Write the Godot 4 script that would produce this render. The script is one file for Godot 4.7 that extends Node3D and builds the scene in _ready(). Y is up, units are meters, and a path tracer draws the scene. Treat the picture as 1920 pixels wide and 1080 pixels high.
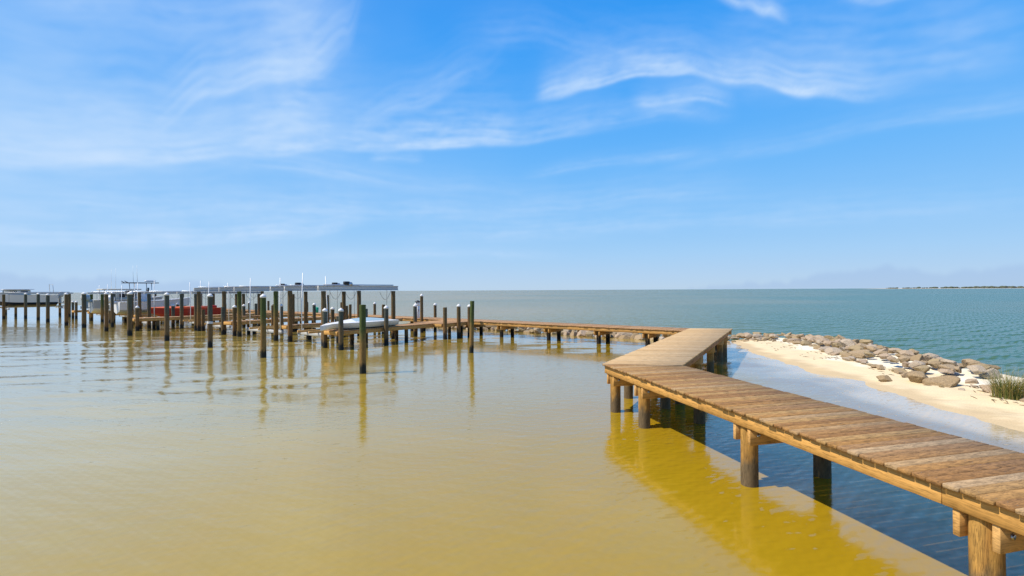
extends Node3D
# A timber pier, a sand spit with a rock breakwater and a small marina of boat lifts on a murky lagoon.
# Plan coordinates: x to the right, d = metres away from the camera (world z = -d), y = metres above the water.
# Marina coordinates: a = along the finger docks (away from the camera), b = along the walkway (to the far left).

const EYE := 3.11
const DECK := 1.18          # top of the near pier
const LOW := 1.0            # top of the marina decks
const MARINA := 0.92729522  # heading of a
var rng := RandomNumberGenerator.new()
var taken := {}
var M := {}
var noise := FastNoiseLite.new()
var fine := FastNoiseLite.new()

# ---------------------------------------------------------------- small helpers
func at(x: float, d: float, y := 0.0) -> Vector3:
	return Vector3(x, y, -d)

func mar(a: float, b: float, y := 0.0) -> Vector3:
	return Vector3(8.8 + 0.6 * a - 0.8 * b, y, -(24.3 + 0.8 * a + 0.6 * b))

func numbered(called: String) -> String:
	var n: int = taken.get(called, 0)
	taken[called] = n + 1
	return called if n == 0 else "%s_%03d" % [called, n]

func tag(o: Node, label: String, category: String, group := "", kind := ""):
	if label: o.set_meta("label", label)
	if category: o.set_meta("category", category)
	if group: o.set_meta("group", group)
	if kind: o.set_meta("kind", kind)

func thing(called: String, label: String, category: String, where: Vector3, turn := 0.0, group := "") -> Node3D:
	var o := Node3D.new()
	o.name = numbered(called)
	add_child(o)
	o.position = where
	o.rotation.y = turn
	tag(o, label, category, group)
	return o

func put(called: String, mesh: Mesh, material: Material, parent: Node = self, where := Vector3.ZERO, basis_ := Basis()) -> MeshInstance3D:
	var o := MeshInstance3D.new()
	o.mesh = mesh
	o.material_override = material
	o.name = numbered(called) if parent == self else called
	parent.add_child(o, true)
	o.transform = Transform3D(basis_, where)
	return o

func new_st() -> SurfaceTool:
	var st := SurfaceTool.new()
	st.begin(Mesh.PRIMITIVE_TRIANGLES)
	return st

func tri(st: SurfaceTool, a: Vector3, b: Vector3, c: Vector3):
	st.add_vertex(a); st.add_vertex(b); st.add_vertex(c)

func quad(st: SurfaceTool, a: Vector3, b: Vector3, c: Vector3, d: Vector3):
	tri(st, a, b, c); tri(st, a, c, d)

func done(st: SurfaceTool, smooth := false) -> ArrayMesh:
	if smooth: st.index()
	st.generate_normals()
	return st.commit()

var boxes := {}
func bevel(sx: float, sy: float, sz: float, c := 0.006) -> ArrayMesh:
	var key := "%.3f %.3f %.3f %.4f" % [sx, sy, sz, c]
	if boxes.has(key): return boxes[key]
	var st := new_st()
	add_bevel(st, Vector3.ZERO, Vector3(sx, sy, sz), Basis(), c)
	boxes[key] = done(st)
	return boxes[key]

func add_bevel(st: SurfaceTool, mid: Vector3, size: Vector3, b := Basis(), c := 0.006):
	var h := size / 2.0
	c = minf(c, minf(h.x, minf(h.y, h.z)) * 0.45)
	var p := func(sx: int, sy: int, sz: int, axis: int) -> Vector3:
		var v := Vector3(sx * (h.x - (0.0 if axis == 0 else c)), sy * (h.y - (0.0 if axis == 1 else c)), sz * (h.z - (0.0 if axis == 2 else c)))
		return mid + b * v
	var face := func(pts: Array):
		var nrm: Vector3 = (pts[1] - pts[0]).cross(pts[2] - pts[0])
		var centre := Vector3.ZERO
		for q in pts: centre += q
		centre /= pts.size()
		if nrm.dot(centre - mid) > 0.0: pts.reverse()
		for k in range(1, pts.size() - 1): tri(st, pts[0], pts[k], pts[k + 1])
	for s in [-1, 1]:
		face.call([p.call(s, -1, -1, 0), p.call(s, 1, -1, 0), p.call(s, 1, 1, 0), p.call(s, -1, 1, 0)])
		face.call([p.call(-1, s, -1, 1), p.call(1, s, -1, 1), p.call(1, s, 1, 1), p.call(-1, s, 1, 1)])
		face.call([p.call(-1, -1, s, 2), p.call(1, -1, s, 2), p.call(1, 1, s, 2), p.call(-1, 1, s, 2)])
		for t in [-1, 1]:
			face.call([p.call(s, t, -1, 0), p.call(s, t, 1, 0), p.call(s, t, 1, 1), p.call(s, t, -1, 1)])
			face.call([p.call(s, -1, t, 0), p.call(s, 1, t, 0), p.call(s, 1, t, 2), p.call(s, -1, t, 2)])
			face.call([p.call(-1, s, t, 1), p.call(1, s, t, 1), p.call(1, s, t, 2), p.call(-1, s, t, 2)])
			for r in [-1, 1]:
				face.call([p.call(s, t, r, 0), p.call(s, t, r, 1), p.call(s, t, r, 2)])

func add_tube(st: SurfaceTool, pts: Array, radii: Array, segs := 10, caps := true):
	var rings := []
	var side := Vector3.ZERO
	for i in pts.size():
		var dir: Vector3 = (pts[mini(i + 1, pts.size() - 1)] - pts[maxi(i - 1, 0)]).normalized()
		if side == Vector3.ZERO: side = dir.cross(Vector3(0.31, 0.2, 0.93) if absf(dir.y) > 0.9 else Vector3.UP).normalized()
		side = (side - dir * side.dot(dir)).normalized()
		var other := dir.cross(side)
		var ring := []
		for k in segs:
			var t := TAU * k / segs
			ring.append(pts[i] + (side * cos(t) + other * sin(t)) * radii[i])
		rings.append(ring)
	for i in rings.size() - 1:
		for k in segs:
			var n := (k + 1) % segs
			quad(st, rings[i][k], rings[i + 1][k], rings[i + 1][n], rings[i][n])
	if caps:
		for k in segs:
			tri(st, pts[0], rings[0][k], rings[0][(k + 1) % segs])
			tri(st, pts[-1], rings[-1][(k + 1) % segs], rings[-1][k])

func tube(pts: Array, radii: Array, segs := 10) -> ArrayMesh:
	var st := new_st()
	add_tube(st, pts, radii, segs)
	return done(st)

func loft(lines: Array, closed := false) -> ArrayMesh:
	# skin between successive lines of points
	var st := new_st()
	st.set_smooth_group(0)
	for i in lines.size() - 1:
		var a: Array = lines[i]
		var b: Array = lines[i + 1]
		var n := a.size() if closed else a.size() - 1
		for k in n:
			var m := (k + 1) % a.size()
			if a[k].distance_to(a[m]) > 1e-4 or b[k].distance_to(b[m]) > 1e-4:
				quad(st, a[k], b[k], b[m], a[m])
	return done(st)

# ---------------------------------------------------------------- computed textures and materials
func grain_image(seed_: int, along: float, across: float, knots: int, low: float, mean := 0.90, dash := 0.22, patchy := 0.26) -> Image:
	var w := 512
	var h := 512
	var a := FastNoiseLite.new(); a.seed = seed_; a.frequency = 1.0; a.fractal_octaves = 3
	var s := FastNoiseLite.new(); s.seed = seed_ + 7; s.frequency = 1.0; s.fractal_octaves = 3
	var r := RandomNumberGenerator.new(); r.seed = seed_
	var kn := []
	for i in knots: kn.append([r.randf() * w, r.randf() * h, 5.0 + r.randf() * 7.0])
	var img := Image.create_empty(w, h, false, Image.FORMAT_RGB8)
	for y in h:
		for x in w:
			var warp := s.get_noise_2d(x * 0.008, y * 0.02) * 14.0
			var g := a.get_noise_2d(x * along, (y + warp) * across)
			var g2 := a.get_noise_2d(x * along * 2.3 + 90.0, (y + warp) * across * 3.1)
			var blot := s.get_noise_2d(x * 0.012 + 50.0, y * 0.022)
			var v := mean + 0.26 * g + 0.24 * g2 + patchy * blot
			if g2 < -0.30: v -= dash
			for k in kn:
				var dx: float = (x - k[0]) * 0.55
				var dy: float = y - k[1]
				var rr := sqrt(dx * dx + dy * dy)
				if rr < k[2] * 2.0: v -= 0.3 * (1.0 - rr / (k[2] * 2.0)) * (0.6 + 0.4 * sin(rr * 1.7))
			v = clampf(v, low, 1.0)
			img.set_pixel(x, y, Color(v, v * 0.985, v * 0.965))
	img.generate_mipmaps()
	return img

func speckle_image(seed_: int, freq: float, low: float, octaves := 5) -> Image:
	var n := FastNoiseLite.new(); n.seed = seed_; n.frequency = freq; n.fractal_octaves = octaves
	var src := n.get_seamless_image(512, 512)
	var img := Image.create_empty(512, 512, false, Image.FORMAT_RGB8)
	for y in 512:
		for x in 512:
			var v: float = low + (1.0 - low) * src.get_pixel(x, y).r
			img.set_pixel(x, y, Color(v, v, v))
	return img

func wave_image(seed_: int, count: int, k0: float, k1: float, heading: float, spread: float, slope: float) -> Image:
	# slopes of a sum of small wind waves that repeats over the tile
	var n := 512
	var cosines := PackedFloat32Array(); cosines.resize(n)
	for i in n: cosines[i] = cos(TAU * i / n)
	var r := RandomNumberGenerator.new(); r.seed = seed_
	var sx := PackedFloat32Array(); sx.resize(n * n)
	var sy := PackedFloat32Array(); sy.resize(n * n)
	for i in count:
		var k := k0 * pow(k1 / k0, r.randf())
		var dir := deg_to_rad(heading) + r.randfn() * spread
		var kx := int(round(k * cos(dir)))
		var ky := int(round(k * sin(dir)))
		var start := r.randi() % n
		if kx == 0 and ky == 0: continue
		var size := sqrt(float(kx * kx + ky * ky))
		var px := kx / size * slope
		var py := ky / size * slope
		for y in n:
			var base := ky * y + start
			var row := y * n
			for x in n:
				var c := cosines[(kx * x + base) & 511]
				sx[row + x] += px * c
				sy[row + x] += py * c
	var bytes := PackedByteArray(); bytes.resize(n * n * 3)
	for i in n * n:
		var v := Vector3(-sx[i], -sy[i], 1.0).normalized()
		bytes[i * 3] = int(127.5 + 127.0 * v.x)
		bytes[i * 3 + 1] = int(127.5 + 127.0 * v.y)
		bytes[i * 3 + 2] = int(127.5 + 127.0 * v.z)
	return Image.create_from_data(n, n, false, Image.FORMAT_RGB8, bytes)

func mat(lin: Color, rough := 0.8, tex: Texture2D = null, scale := Vector3.ONE, relief := 0.0, offset := Vector3.ZERO) -> StandardMaterial3D:
	var m := StandardMaterial3D.new()
	m.albedo_color = lin.linear_to_srgb()
	m.roughness = rough
	m.metallic_specular = 0.4
	if tex:
		m.albedo_texture = tex
		m.uv1_triplanar = true
		m.uv1_scale = scale
		m.uv1_offset = offset
		if relief > 0.0:
			m.heightmap_enabled = true
			m.heightmap_texture = tex
			m.heightmap_scale = relief
	return m

func make_materials():
	var grain := ImageTexture.create_from_image(grain_image(3, 0.012, 0.11, 5, 0.3))
	var sawn := ImageTexture.create_from_image(grain_image(21, 0.006, 0.07, 3, 0.5, 0.95, 0.05, 0.18))
	var pole := ImageTexture.create_from_image(grain_image(35, 0.14, 0.008, 0, 0.35, 0.88, 0.18, 0.10))
	var speck := ImageTexture.create_from_image(speckle_image(5, 0.02, 0.62))
	var dust := ImageTexture.create_from_image(speckle_image(9, 0.05, 0.88))
	var r := RandomNumberGenerator.new(); r.seed = 4
	# weathered planks of the near pier: brown, grey-lilac, straw
	M.old = []
	for c in [Color(0.381, 0.209, 0.068), Color(0.412, 0.252, 0.100), Color(0.340, 0.184, 0.068), Color(0.453, 0.306, 0.156), Color(0.402, 0.223, 0.076), Color(0.422, 0.272, 0.128), Color(0.371, 0.209, 0.080), Color(0.474, 0.335, 0.188), Color(0.412, 0.238, 0.084), Color(0.371, 0.218, 0.096), Color(0.443, 0.276, 0.108), Color(0.319, 0.170, 0.060)]:
		M.old.append(mat(c, 0.85, grain, Vector3(0.42, 1.0, 1.0) * 1.6, 0.35, Vector3(r.randf(), r.randf(), r.randf())))
	# paler, newer planks
	M.pale = []
	for c in [Color(0.528, 0.365, 0.180), Color(0.554, 0.399, 0.216), Color(0.502, 0.340, 0.164), Color(0.563, 0.408, 0.220), Color(0.528, 0.370, 0.192), Color(0.484, 0.327, 0.160), Color(0.546, 0.387, 0.204), Color(0.572, 0.425, 0.240)]:
		M.pale.append(mat(c, 0.85, sawn, Vector3(0.42, 1.0, 1.0) * 1.5, 0.2, Vector3(r.randf(), r.randf(), r.randf())))
	# rust-brown planks of the marina side
	M.rust = []
	for c in [Color(0.50, 0.30, 0.145), Color(0.46, 0.27, 0.125), Color(0.53, 0.33, 0.17), Color(0.48, 0.30, 0.16), Color(0.44, 0.255, 0.12)]:
		M.rust.append(mat(c, 0.85, grain, Vector3(0.42, 1.0, 1.0) * 1.5, 0.25, Vector3(r.randf(), r.randf(), r.randf())))
	M.lumber = []
	for c in [Color(0.66, 0.37, 0.105), Color(0.63, 0.36, 0.115), Color(0.68, 0.41, 0.15)]:
		M.lumber.append(mat(c, 0.75, sawn, Vector3(0.5, 1.0, 1.0) * 1.4, 0.15, Vector3(r.randf(), r.randf(), r.randf())))
	M.brown_lumber = mat(Color(0.40, 0.20, 0.075), 0.8, sawn, Vector3(0.5, 1.0, 1.0) * 1.4, 0.15)
	M.pole = mat(Color(1, 1, 1), 0.85, pole, Vector3(1.3, 0.55, 1.3), 0.3)
	M.pole.vertex_color_use_as_albedo = true
	M.wood_end = mat(Color(0.30, 0.22, 0.12), 0.9, speck, Vector3.ONE * 5.0)
	M.cap = mat(Color(0.68, 0.68, 0.66), 0.5)
	M.steel = mat(Color(0.45, 0.46, 0.47), 0.35); M.steel.metallic = 0.8
	M.beam = mat(Color(0.60, 0.61, 0.60), 0.5, dust, Vector3.ONE * 0.6)
	M.cable = mat(Color(0.10, 0.10, 0.10), 0.6)
	M.black = mat(Color(0.018, 0.019, 0.022), 0.5)
	M.pvc = mat(Color(0.82, 0.82, 0.80), 0.4)
	M.white = mat(Color(0.84, 0.85, 0.85), 0.28, dust, Vector3.ONE * 0.5)
	M.cream = mat(Color(0.66, 0.62, 0.52), 0.4, dust, Vector3.ONE * 0.5)
	M.grey_hull = mat(Color(0.45, 0.48, 0.50), 0.35, dust, Vector3.ONE * 0.5)
	M.navy = mat(Color(0.012, 0.020, 0.050), 0.3)
	M.red = mat(Color(0.42, 0.035, 0.022), 0.55, dust, Vector3.ONE * 0.7)
	M.orange = mat(Color(0.62, 0.12, 0.035), 0.5, dust, Vector3.ONE * 0.7)
	M.blue_cover = mat(Color(0.30, 0.42, 0.50), 0.8, dust, Vector3.ONE * 1.0)
	M.grey_cover = mat(Color(0.55, 0.55, 0.53), 0.8, dust, Vector3.ONE * 1.0)
	M.glass = mat(Color(0.02, 0.025, 0.03), 0.08)
	M.pale_blue = mat(Color(0.36, 0.50, 0.56), 0.35, dust, Vector3.ONE * 0.6)
	M.green = mat(Color(0.03, 0.36, 0.20), 0.4)
	M.rocks = []
	for c in [Color(0.52, 0.385, 0.23), Color(0.57, 0.435, 0.30), Color(0.45, 0.325, 0.18), Color(0.60, 0.49, 0.36), Color(0.50, 0.38, 0.21)]:
		M.rocks.append(mat(c, 0.92, speck, Vector3.ONE * 0.9, 2.5, Vector3(r.randf(), r.randf(), r.randf())))
	M.sand = mat(Color(1, 1, 1), 0.95, dust, Vector3.ONE * 0.8, 0.5)
	M.sand.vertex_color_use_as_albedo = true
	M.sand.uv1_world_triplanar = true
	M.blade = mat(Color(1, 1, 1), 0.7)
	M.blade.vertex_color_use_as_albedo = true
	M.blade.cull_mode = BaseMaterial3D.CULL_DISABLED
	M.blade.backlight_enabled = true
	M.blade.backlight = Color(0.35, 0.4, 0.15)
	M.wood_far = mat(Color(0.075, 0.095, 0.05), 0.95, speck, Vector3.ONE * 0.05)
	M.wood_far.vertex_color_use_as_albedo = true
	M.shore = mat(Color(0.42, 0.37, 0.29), 0.95)
	var ripples := {"lagoon": ImageTexture.create_from_image(wave_image(11, 38, 4.0, 52.0, 80.0, 0.55, 0.16)), "bay": ImageTexture.create_from_image(wave_image(12, 34, 9.0, 60.0, 84.0, 0.5, 0.16))}
	for k in ["lagoon", "bay"]:
		var m := StandardMaterial3D.new()
		m.albedo_color = Color.WHITE
		m.vertex_color_use_as_albedo = true
		m.roughness = 0.06 if k == "lagoon" else 0.22
		m.metallic_specular = 0.22 if k == "lagoon" else 0.30
		if k == "lagoon":
			m.clearcoat_enabled = true
			m.clearcoat = 0.85
			m.clearcoat_roughness = 0.10
		m.normal_enabled = true
		m.normal_texture = ripples[k]
		m.uv1_scale = Vector3.ONE * (1.0 / 3.4 if k == "lagoon" else 1.0 / 13.0)
		m.normal_scale = 0.066 if k == "lagoon" else 0.42
		M[k] = m

# ---------------------------------------------------------------- sky
func smooth(a: float, b: float, t: float) -> float:
	t = clampf((t - a) / (b - a), 0.0, 1.0)
	return t * t * (3.0 - 2.0 * t)

func along_line(pts: Array, x: float) -> float:
	if x <= pts[0].x: return pts[0].y
	for i in pts.size() - 1:
		if x <= pts[i + 1].x:
			var t: float = (x - pts[i].x) / (pts[i + 1].x - pts[i].x)
			return lerpf(pts[i].y, pts[i + 1].y, t * t * (3.0 - 2.0 * t))
	return pts[-1].y

func make_sky() -> PanoramaSkyMaterial:
	# air that pales towards the horizon, with streaks of cirrus all round; azimuth 0 is straight ahead, positive to the right
	var w := 2048
	var h := 1024
	var rows := 520
	var per := w / 360.0
	var dens := PackedFloat32Array(); dens.resize(w * rows)
	var fib := FastNoiseLite.new(); fib.seed = 2; fib.frequency = 1.0; fib.fractal_octaves = 4
	var puff := FastNoiseLite.new(); puff.seed = 8; puff.frequency = 1.0; puff.fractal_octaves = 4
	# each streak: its lower edge as (azimuth, elevation) points, softness above and below in degrees, strength
	var streaks := [
		[[Vector2(-62, 7.6), Vector2(-46.8, 10.2), Vector2(-38, 12.1), Vector2(-28, 14.2), Vector2(-20, 15.7), Vector2(-10, 16.5), Vector2(0, 16.9), Vector2(8, 17.8), Vector2(15, 18.6)], 3.4, 0.30, 0.62],
		[[Vector2(-60, 9.0), Vector2(-46.8, 11.5), Vector2(-36, 14.0), Vector2(-24, 18.0), Vector2(-14, 20.0)], 9.0, 3.0, 0.42],
		[[Vector2(-38, 14.0), Vector2(-32, 19.5), Vector2(-27, 21.5), Vector2(-22, 22.8), Vector2(-18.5, 25.5), Vector2(-17.5, 29.0)], 4.2, 0.40, 0.52],
		[[Vector2(-30, 20.0), Vector2(-24, 23.0), Vector2(-19, 27.0), Vector2(-16, 34.0)], 6.0, 1.4, 0.26],
		[[Vector2(1.0, 21.6), Vector2(5, 21.8), Vector2(9.0, 22.9), Vector2(14, 23.5), Vector2(20, 23.0), Vector2(26, 21.2), Vector2(32, 19.0), Vector2(37, 17.6), Vector2(43, 17.2)], 2.4, 0.28, 0.66],
		[[Vector2(2.5, 21.6), Vector2(6, 22.4), Vector2(9, 23.2), Vector2(12, 23.6)], 1.9, 0.5, 0.40],
		[[Vector2(13.5, 20.4), Vector2(17, 20.2), Vector2(21, 20.4), Vector2(25.5, 19.3)], 1.2, 0.35, 0.55],
		[[Vector2(4, 18.2), Vector2(10, 19.0), Vector2(18, 19.4), Vector2(26, 18.2)], 2.2, 0.8, 0.30],
		[[Vector2(-20, 17.0), Vector2(-12, 20.6), Vector2(-4, 24.0), Vector2(0, 26.0)], 2.6, 0.6, 0.24],
		[[Vector2(22, 30.0), Vector2(26, 27.9), Vector2(28, 26.8), Vector2(30.5, 25.6)], 1.5, 0.35, 0.55],
		[[Vector2(34, 26.6), Vector2(38, 25.5), Vector2(43, 25.0)], 1.6, 0.4, 0.55],
		[[Vector2(20, 22.0), Vector2(30, 21.0), Vector2(38, 19.8), Vector2(50, 19.0)], 7.0, 2.0, 0.30],
		[[Vector2(-60, 4.2), Vector2(-46.8, 4.5), Vector2(-36, 5.0), Vector2(-24, 6.4), Vector2(-14, 8.2)], 1.7, 0.7, 0.64],
		[[Vector2(-26, 3.8), Vector2(-12, 4.3), Vector2(0, 4.4), Vector2(8, 4.0)], 0.7, 0.5, 0.30],
		[[Vector2(-17, 14.6), Vector2(-14, 14.9), Vector2(-10, 15.2)], 0.8, 0.4, 0.40],
		[[Vector2(-8, 8.6), Vector2(6, 9.8), Vector2(18, 10.6), Vector2(30, 10.2)], 2.0, 0.8, 0.20],
		[[Vector2(-58, 12.0), Vector2(-40, 13.4), Vector2(-24, 13.2), Vector2(-8, 12.0), Vector2(8, 11.6)], 1.6, 0.7, 0.22],
		[[Vector2(-56, 6.6), Vector2(-40, 7.6), Vector2(-26, 8.8), Vector2(-10, 9.2), Vector2(6, 8.6)], 2.4, 1.0, 0.36],
		[[Vector2(-20, 5.6), Vector2(0, 6.8), Vector2(20, 7.6), Vector2(40, 7.0), Vector2(56, 6.4)], 1.8, 1.0, 0.26],
		[[Vector2(16, 13.4), Vector2(28, 14.4), Vector2(40, 15.0), Vector2(56, 14.2)], 1.2, 0.5, 0.24],
		[[Vector2(-48, 23.0), Vector2(-36, 25.5), Vector2(-26, 28.5), Vector2(-18, 31.0)], 5.0, 2.0, 0.26],
		[[Vector2(-8, 27.5), Vector2(2, 28.0), Vector2(10, 26.2), Vector2(18, 24.4), Vector2(26, 23.8)], 2.6, 1.2, 0.13],
		[[Vector2(0, 13.2), Vector2(12, 14.6), Vector2(24, 15.0)], 0.7, 0.4, 0.22],
	]
	var r := RandomNumberGenerator.new(); r.seed = 77
	for i in 30:      # the same kind of streaks over the rest of the sky
		var az := 58.0 + r.randf() * 236.0
		var el := 5.0 + 50.0 * r.randf() * r.randf()
		var span := 20.0 + r.randf() * 36.0
		var tilt := r.randf_range(-0.18, 0.18)
		var pts := []
		for k in 5: pts.append(Vector2(az + span * (k / 4.0), el + tilt * span * k / 4.0 + r.randf_range(-1.2, 1.2)))
		streaks.append([pts, r.randf_range(1.0, 6.0), r.randf_range(0.3, 1.2), r.randf_range(0.22, 0.6)])
	for i in 10:
		var az := -60.0 + r.randf() * 100.0
		var el := 36.0 + r.randf() * 22.0
		var pts := []
		for k in 5: pts.append(Vector2(az + 11.0 * k, el + r.randf_range(-1.6, 1.6)))
		streaks.append([pts, r.randf_range(2.0, 6.0), r.randf_range(0.4, 1.4), r.randf_range(0.2, 0.45)])
	for s in streaks:
		var pts: Array = s[0]
		var up: float = s[1]
		var down: float = s[2]
		var el0 := 90.0
		var el1 := 0.0
		for p in pts:
			el0 = minf(el0, p.y); el1 = maxf(el1, p.y)
		var y0 := clampi(int((90.0 - (el1 + up * 2.6)) * h / 180.0), 0, rows - 1)
		var y1 := clampi(int((90.0 - (el0 - down * 2.6)) * h / 180.0), 0, rows - 1)
		var ends: float = pts[-1].x - pts[0].x
		var c0 := int(pts[0].x * per)
		for c in int(ends * per):
			var az := (c0 + c) / per
			var t: float = (az - pts[0].x) / ends
			var edge := along_line(pts, az) + 0.4 * puff.get_noise_2d(az * 0.06, el0)
			var fade := smooth(0.0, 0.22, t) * smooth(0.0, 0.28, 1.0 - t)
			var lump := 0.80 + 0.5 * puff.get_noise_2d(az * 0.07 + el0 * 5.0, 3.0)
			var col := posmod(c0 + c, w)
			for y in range(y0, y1 + 1):
				var dy := 90.0 - (y + 0.5) * 180.0 / h - edge
				var prof: float
				if dy > 0.0:
					if dy > up * 2.6: continue
					prof = exp(-pow(dy / up, 1.35))
				else:
					if dy < -down * 2.6: continue
					prof = exp(-dy * dy / (down * down))
				var f := fib.get_noise_2d(az * 0.10 + dy * 0.22, dy * (1.6 / (0.6 + up * 0.3)) + el0)
				var g := puff.get_noise_2d(az * 0.45 + 7.0, dy * 0.9 + el0 * 3.0)
				var v: float = 1.45 * s[3] * fade * prof * lump * clampf(0.72 + 0.62 * f + 0.22 * g, 0.08, 1.4)
				var at_ := y * w + col
				dens[at_] = 1.0 - (1.0 - dens[at_]) * (1.0 - clampf(v, 0.0, 0.92))
	var els := [0.0, 1.5, 4.0, 8.0, 14.0, 20.0, 27.0, 36.0, 55.0, 90.0]
	var keys := [Color8(188, 212, 234), Color8(181, 211, 240), Color8(166, 208, 246), Color8(138, 197, 249), Color8(110, 184, 250), Color8(84, 171, 249), Color8(58, 158, 246), Color8(44, 144, 238), Color8(28, 118, 216), Color8(22, 102, 198)]
	var data := PackedFloat32Array(); data.resize(w * h * 3)
	var haze := FastNoiseLite.new(); haze.seed = 31; haze.frequency = 1.0; haze.fractal_octaves = 3
	var base := []
	for y in rows:
		var el := maxf(90.0 - (y + 0.5) * 180.0 / h, 0.0)
		var k := 0
		while k < els.size() - 2 and el > els[k + 1]: k += 1
		base.append(keys[k].srgb_to_linear().lerp(keys[k + 1].srgb_to_linear(), clampf((el - els[k]) / (els[k + 1] - els[k]), 0.0, 1.0)))
	var cloud := Color(0.58, 0.76, 1.0)
	var bank := Color(0.34, 0.50, 0.78)
	for y in h:
		var yy := mini(y, 511)
		var el := 90.0 - (yy + 0.5) * 180.0 / h
		var c0: Color = base[yy]
		for x in w:
			var az := x / per
			if az > 180.0: az -= 360.0
			var c := c0
			# a paler veil towards the sun's side
			var veil := 0.34 * smooth(75.0, 10.0, absf(az + 62.0)) * (0.6 + 0.6 * haze.get_noise_2d(az * 0.05, el * 0.09)) * smooth(60.0, 12.0, el)
			var d := 1.0 - (1.0 - dens[yy * w + x]) * (1.0 - clampf(veil, 0.0, 0.5))
			c = c.lerp(cloud, d)
			if el < 5.0:   # low banks of distant cloud
				var round := 2.3 * cos(deg_to_rad((az + 52.0) * 360.0 / 97.0)) - 0.3
				var top := round + 0.9 * haze.get_noise_2d(az * 0.10, 40.0) + 0.4 * haze.get_noise_2d(az * 0.5, 4.0)
				c = c.lerp(bank, 0.42 * smooth(top + 0.3, top - 0.4, el))
			var i := (y * w + x) * 3
			data[i] = c.r * 0.8; data[i + 1] = c.g * 0.8; data[i + 2] = c.b * 0.8
	var img := Image.create_from_data(w, h, false, Image.FORMAT_RGBF, data.to_byte_array())
	var m := PanoramaSkyMaterial.new()
	m.panorama = ImageTexture.create_from_image(img)
	return m

# ---------------------------------------------------------------- ground and water
const DS := [0.0, 8.0, 10.3, 12.3, 15.2, 17.4, 18.8, 21.5, 24.0, 25.9, 27.3, 28.6, 30.2]
const XW := [11.2, 11.0, 10.9, 10.9, 11.4, 11.5, 11.3, 11.45, 11.8, 12.3, 12.55, 12.9, 14.6]
const XB := [19.5, 19.2, 18.6, 17.8, 17.1, 17.1, 17.4, 18.2, 18.4, 18.0, 17.2, 16.2, 14.7]

func table(xs: Array, ys: Array, x: float) -> float:
	if x <= xs[0]: return ys[0]
	for i in xs.size() - 1:
		if x <= xs[i + 1]: return lerpf(ys[i], ys[i + 1], (x - xs[i]) / (xs[i + 1] - xs[i]))
	return ys[-1]

func sand_height(x: float, d: float) -> float:
	var dw := x - table(DS, XW, d) + 0.3 * noise.get_noise_2d(d * 0.35, 3.0) + 0.10 * noise.get_noise_2d(d * 1.7, x * 0.4)
	var db := table(DS, XB, d) - x
	var m := minf(dw * 0.115, db * 0.30)
	if d > 30.2: m -= (d - 30.2) * 0.2
	var h := 0.50 * (1.0 - exp(-m * 2.3)) if m > 0.0 else m
	return h + 0.012 * noise.get_noise_2d(x * 1.6, d * 1.6) + (0.05 * noise.get_noise_2d(x * 0.7, d * 0.7) if h > 0.05 else 0.0)

func side_of_bay(x: float, d: float) -> float:
	# about how many metres this point lies on the bay side of the breakwater
	var a := 0.6 * (x - 8.8) + 0.8 * (d - 24.3)
	var far := a - 5.2
	var near := x - 15.2
	return minf(near if d < 27.5 else near + (d - 27.5) * 3.0, 400.0) if d < 27.5 else maxf(minf(near + (d - 27.5) * 3.0, far), far if x < 12.0 else -99.0)

func spread_axis(from: float, to: float, fine0: float, fine1: float, step: float, grow: float) -> Array:
	var left := []
	var x := fine0
	var s := step
	while x > from:
		x -= s; s *= grow
		left.push_front(maxf(x, from))
	var out := left
	x = fine0
	while x < fine1:
		out.append(x); x += step
	s = step
	while x < to:
		out.append(x); x += s; s *= grow
	out.append(to)
	return out

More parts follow.
